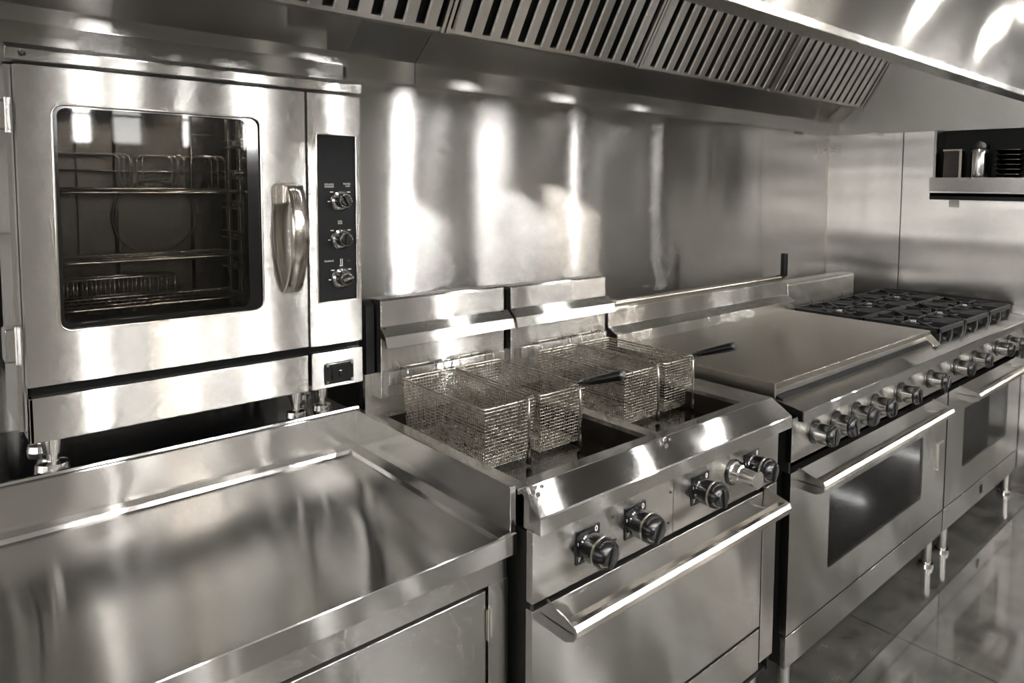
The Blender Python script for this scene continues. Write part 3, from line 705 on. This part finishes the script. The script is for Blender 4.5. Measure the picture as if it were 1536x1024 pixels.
# ------------------------------------------------------------------ fryer baskets
def make_basket(x0, x1, label):
    y0, y1, zt, zb = -.610, -.222, 1.082, .932
    r = thing('fryer_basket', label, 'fryer basket', ((x0+x1)/2, (y0+y1)/2, zb), 'wire baskets hanging over the fryer vats')
    tp = .010; s = .0088; w = .00105
    def P(u, v, h):      # h 0 bottom .. 1 top, u across, v along
        k = tp*(1-h)
        return (x0+k+(x1-x0-2*k)*u, y0+k+(y1-y0-2*k)*v, zb+(zt-zb)*h)
    b = B(); nx = int((x1-x0)/s); ny = int((y1-y0)/s); nz = int((zt-zb)/s)
    for i in range(nx+1):
        u = i/nx
        for v in (0, 1): b.wire(P(u, v, 0), P(u, v, 1), w)
        b.wire(P(u, 0, 0), P(u, 1, 0), w)
    for j in range(ny+1):
        v = j/ny
        for u in (0, 1): b.wire(P(u, v, 0), P(u, v, 1), w)
        b.wire(P(0, v, 0), P(1, v, 0), w)
    for k in range(nz+1):
        h = k/nz
        c = [P(0,0,h), P(1,0,h), P(1,1,h), P(0,1,h)]
        for i in range(4): b.wire(c[i], c[(i+1) % 4], w*1.1)
    obj('wire_mesh', b, WIRE, r)
    rp = [(p[0], y, zt) for p, y in ()]
    pts = []
    rc = .014
    for cx, cy, a0 in ((x1-rc, y0+rc, -90), (x1-rc, y1-rc, 0), (x0+rc, y1-rc, 90), (x0+rc, y0+rc, 180)):
        for q in range(5):
            a = math.radians(a0+90*q/4); pts.append((cx+rc*math.cos(a), cy+rc*math.sin(a), zt))
    obj('rim', B().tube(pts, .0030, 8, True).tube([(p[0], p[1], zt-.008) for p in pts], .0015, 6, True), WIRE, r)
    # rear hooks over the rail
    b = B()
    for hx in (x0+.02, x1-.02): b.tube([(hx, y1, zt), (hx, y1+.006, zt+.020), (hx, y1+.022, zt+.026), (hx, y1+.042, zt+.020), (hx, y1+.042, zt-.004)], .0026, 8)
    b.tube([(x0+.02, y1+.022, zt+.026), (x1-.02, y1+.022, zt+.026)], .0026, 8)
    obj('hook', b, WIRE, r)
    # front stay: a rod bent over the rim and down in front, with a burnt tip
    xr = x0+(x1-x0)*.78; b = B()
    b.tube([(xr+.03, y0+.006, zt+.004), (xr+.008, y0-.004, zt+.007), (xr, y0-.016, zt-.004), (xr-.002, y0-.020, zt-.03), (xr-.004, y0-.022, zb-.006)], .0032, 8)
    obj('front_stay', b, WIRE, r)
    b = B(); b.tube([(xr-.004, y0-.022, zb+.030), (xr-.004, y0-.022, zb), (xr-.004, y0-.022, zb-.006)], .006, 10, rad=[.0045, .008, .006])
    obj('stay_tip', b, VAT, r, 'burnt black tip of the front stay')
    return r
def grip(r, x, zt=1.082, y0=-.610, ln=.15):
    b = B()
    y = y0
    b.tube([(x-.02, y+.01, zt+.002), (x-.005, y-.004, zt+.010), (x, y-.03, zt+.014)], .0034, 8)
    b.tube([(x+.014, y+.01, zt+.002), (x+.008, y-.004, zt+.010), (x+.004, y-.03, zt+.014)], .0034, 8)
    h = obj('handle_rod', b, WIRE, r)
    b = B(); p0 = Vector((x+.002, y-.012, zt+.013)); p1 = Vector((x+.030, y-ln, zt+.060)); d = p1-p0
    prof = [(0,.0075),(.04,.0095),(.3,.0105),(.6,.0125),(.85,.0140),(.93,.0135),(.98,.0145),(1,.008)]
    b.tube([p0+d*t for t, _ in prof], .01, 16, rad=[q for _, q in prof])
    obj('handle_grip', b, BLACK, r, 'black rubber grip')
b1 = make_basket(-.060, .098, 'left wire basket in the left fryer vat, nearest the worktop')
b2 = make_basket(.112, .272, 'wire basket with a black grip in the left fryer vat')
grip(b2, .235)
b3 = make_basket(.425, .590, 'wire basket without a grip in the right fryer vat')
b4 = make_basket(.604, .752, 'wire basket with a black grip in the right fryer vat, beside the griddle')
grip(b4, .722)

# ------------------------------------------------------------------ ranges
def range_body(nm, label, cat, x0, x1, knobs, win, hnd, legs):
    t = thing(nm, label, cat, ((x0+x1)/2, -.5, 0))
    yp = -.896; yf = -.934
    b = B(); b.box(x0+.004, x0+.014, -.885, -.10, .135, .93); b.box(x1-.014, x1-.004, -.885, -.10, .135, .93)
    b.box(x0+.014, x1-.014, -.11, -.10, .135, .93); b.box(x0+.014, x1-.014, -.88, -.11, .135, .15); b.box(x0+.014, x1-.014, -.80, -.11, .90, .93)
    b.box(x0+.014, x1-.014, -.87, -.86, .135, .93) if False else None
    obj('body', b, DARK, t)
    obj('front_deck', B().prism('x', [(-.838, .970), (yf+.004, .955), (yf, .951), (yf, .923), (yf+.02, .923), (yf+.02, .935), (-.838, .955)], x0, x1-.001), TOP, t)
    obj('control_panel', B().box(x0, x1-.002, yp, yp+.02, .788, .925, .001), FRONT, t)
    d = obj('oven_door', B().frame(yp, yp+.03, x0, x1-.010, .241, .755, win[0], win[1], win[2], win[3], .012), FRONT, t)
    obj('window_glass', B().box(win[0]+.001, win[1]-.001, yp+.006, yp+.010, win[2]+.001, win[3]-.001), DGLASS, d)
    obj('window_screen', B().box(win[0]-.004, win[1]+.004, yp+.031, yp+.033, win[2]-.004, win[3]+.004), PERF, d)
    door_handle(d, hnd[0], hnd[1], .727, yp, -.985)
    obj('kick_panel', B().box(x0, x1-.010, yp, yp+.02, .132, .234, .0015), FRONT, t)
    for lx in legs:
        for ly in (-.862, -.16): obj('leg', B().lathe((lx, ly, .14), (lx, ly, 0), [(0,.022),(.86,.020),(.87,.030),(1,.032)], 22), CHROME, t)
    for i, kx in enumerate(knobs): range_knob(t, kx, yp, .853, ang=(.2, -.4, .7, .1, -.2, .5)[i % 6])
    return t, d
R0, RM, R1 = .864, 2.150, 3.190
rg, rd = range_body('griddle_range', 'steel range with flat griddle top and windowed oven door, middle of the line', 'range', R0, RM, (1.005, 1.140, 1.285, 1.430, 1.650, 1.935), (1.115, 1.895, .362, .622), (.905, 1.975), (R0+.05, 2.07))
obj('latch', B().box(2.045, 2.115, -.902, -.896, .545, .552).box(2.048, 2.054, -.902, -.896, .44, .545).cyl((2.051,-.896,.44),(2.051,-.903,.44),.006,n=12), SATIN, rd)
# griddle plate with raised left wall
GZ = 1.020
gp = obj('griddle_plate', B().box(R0+.006, 2.092, -.832, -.150, GZ-.020, GZ, .0015), GRID, rg, 'dull brown-grey cooking plate')
obj('griddle_apron', B().box(R0, 2.096, -.824, -.150, .955, GZ-.019).prism('y', [(R0-.004, .93), (R0-.004, GZ+.001), (R0+.005, GZ+.001), (R0+.005, .93)], -.834, -.150), FRONT, rg)
obj('grease_channel', B().prism('x', [(-.832, .971), (-.850, .967), (-.850, .972), (-.826, .978)], R0+.02, 2.03), DARK, rg)
obj('griddle_end', B().prism('x', [(-.872, .966), (-.832, 1.004), (-.80, 1.01), (-.80, .96)], 2.03, 2.098, .001), SATIN, rg)
# low backguard with round top rail
obj('backguard', B().prism('x', [(-.150, .96), (-.150, 1.060), (-.100, 1.085), (-.100, 1.150), (-.094, 1.158), (-.04, 1.160), (-.04, .96)], .872, 2.148, .001), FRONT, rg)
obj('top_rail', B().cyl((.905, -.085, 1.168), (2.12, -.085, 1.172), .014, n=24).box(.893, .918, -.10, -.07, 1.14, 1.186, .004), SATIN, rg)
obj('lever', B().box(2.118, 2.148, -.105, -.078, 1.178, 1.292, .004).cyl((2.105, -.09, 1.172), (2.145, -.09, 1.185), .012, n=14), BLACK, rg, 'black upright lever at the end of the top rail')
obj('rear_slot', B().box(2.05, 2.145, -.152, -.146, .99, 1.02), DARK, rg)

rb, rd2 = range_body('burner_range', 'steel range with black cast-iron burner grates at the far right', 'range', RM+.004, R1, (2.228, 2.455, 2.775, 2.960), (2.355, 2.985, .365, .640), (2.270, 3.075), (2.245, 3.13))
obj('hob_top', B().box(RM+.005, R1-.004, -.838, -.10, .930, .966, .002), GRID, rb, 'dark stained steel tray under the grates')
obj('backguard', B().prism('x', [(-.100, .96), (-.100, 1.128), (-.090, 1.138), (-.02, 1.14), (-.02, .96)], 2.160, 2.880, .004), FRONT, rb)
obj('badge', B().box(2.62, 2.65, -.899, -.896, .165, .205, .001).box(2.627, 2.643, -.900, -.899, .172, .198), DARK, rb)
cols = [(2.160, 2.460), (2.468, 2.806), (2.814, 3.150)]; rows = [(-.845, -.495), (-.487, -.130)]
gl = [['front left burner grate, next to the griddle corner', 'back left burner grate, against the upstand beside the griddle'],
      ['front middle burner grate, centre of the near row', 'back middle burner grate, centre of the far row'],
      ['front right burner grate, nearest the knobs by the right wall', 'back right burner grate, in the far corner by the wall']]
g0 = None
for i, (xa, xb_) in enumerate(cols):
    for j, (ya, yb_) in enumerate(rows):
        cx, cy = (xa+xb_)/2, (ya+yb_)/2
        bn = obj('burner', B().lathe((cx, cy, .966), (cx, cy, 1.004), [(0,.062),(.3,.062),(.35,.044),(.7,.042),(.75,.044),(1,.040)], 28), BRASS, rb)
        obj('burner_cap', B().lathe((cx, cy, 1.004), (cx, cy, 1.012), [(0,.036),(.6,.036),(1,.030)], 24), CHROME, bn)
        b = B(); zt, zb_ = 1.020, .998; hw = .007
        for (u0, u1, v0, v1) in ((xa, xb_, ya, ya+2*hw), (xa, xb_, yb_-2*hw, yb_), (xa, xa+2*hw, ya, yb_), (xb_-2*hw, xb_, ya, yb_)):
            b.box(u0, u1, v0, v1, zb_, zt, .0025, 1)
        # fingers reaching over the burner
        for a in range(8):
            an = math.pi/4*a; dx, dy = math.cos(an), math.sin(an)
            hx_, hy_ = (xb_-xa)/2-hw, (yb_-ya)/2-hw
            k = min(hx_/abs(dx) if abs(dx) > .01 else 9, hy_/abs(dy) if abs(dy) > .01 else 9)
            q = B().box(.045, k, -.0055, .0055, zb_, zt+.003, .002, 1)
            q.xf(Matrix.Translation((cx, cy, 0)) @ Matrix.Rotation(an, 4, 'Z'))
            me = bpy.data.meshes.new('g'); q.bm.to_mesh(me); b.bm.from_mesh(me); q.bm.free(); bpy.data.meshes.remove(me)
        pts = [(cx+.085*math.cos(a*math.pi/16), cy+.085*math.sin(a*math.pi/16), zt-.006) for a in range(32)]
        b.tube(pts, .006, 6, True)
        for fx in (xa+.012, (xa+xb_)/2, xb_-.012):
            for fy in (ya+.010, yb_-.010): b.box(fx-.010, fx+.010, fy-.009, fy+.009, .966, zb_+.004, .002, 1)
        for fy in (cy-.08, cy+.08):
            for fx in (xa+.008, xb_-.008): b.box(fx-.008, fx+.008, fy-.012, fy+.012, .966, zb_+.004, .002, 1)
        tag(obj('burner_grate', b, IRON), 'black cast-iron '+gl[i][j], 'burner grate', 'cast-iron grates on the burner range')

# ------------------------------------------------------------------ wall shelf cubby on the right wall
XS1 = 3.197
sh = thing('wall_shelf', 'steel boxed shelf on the right wall below the hood', 'shelf', (3.14, -.9, 1.60))
SY0, SY1 = -1.02, -.447
obj('shelf_box', B().box(3.055, XS1, SY1-.014, SY1, 1.68, ZH-.002).box(3.055, XS1, SY0, SY0+.014, 1.68, ZH-.002).box(3.055, XS1, SY0, SY1, 1.672, 1.680), FRONT, sh)
obj('shelf_lip', B().box(3.045, 3.055, SY0, SY1+.012, 1.610, 1.686, .001), FRONT, sh)
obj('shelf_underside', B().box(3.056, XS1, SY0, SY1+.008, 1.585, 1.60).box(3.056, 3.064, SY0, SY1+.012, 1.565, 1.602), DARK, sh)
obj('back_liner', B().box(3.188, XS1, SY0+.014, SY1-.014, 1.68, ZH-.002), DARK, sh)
obj('sticker', B().box(3.1945, XS1, -.545, -.490, 1.52, 1.562), PAPER, sh, 'small white sticker below the shelf')
# things on the shelf
b = B().box(3.09, 3.145, -.580, -.488, 1.681, 1.835, .004)
tn = thing('square_tin', 'square metal tin at the left end of the wall shelf', 'tin', (3.12, -.53, 1.681))
obj('tin_body', b, CAV, tn); obj('tin_rim', B().box(3.087, 3.148, -.583, -.485, 1.830, 1.840, .002).box(3.084, 3.09, -.585, -.572, 1.683, 1.83), BRASS, tn)
cn = thing('canister', 'shiny round canister with a black lid on the wall shelf', 'canister', (3.12, -.66, 1.681))
obj('canister_body', B().lathe((3.12,-.665,1.681),(3.12,-.665,1.836),[(0,.042),(.03,.044),(.95,.044),(1,.042)], 32), CHROME, cn)
obj('lid', B().lathe((3.12,-.665,1.836),(3.12,-.665,1.880),[(0,.040),(.15,.046),(.5,.046),(.8,.03),(1,.012)], 28), BLACK, cn)
for i in range(6):
    z = 1.681+i*.025
    b = B().lathe((3.105,-.815,z), (3.105,-.815,z+.024), [(0,.045),(.2,.052),(.82,.066),(.9,.072),(1,.072)], 40)
    where = ('at the very bottom', 'second from the bottom', 'third from the bottom', 'third from the top', 'second from the top', 'on top')[i]
    tag(obj('dish', b, CAV), 'shallow steel dish in the stack on the wall shelf, '+where, 'dish', 'stacked dishes on the wall shelf')
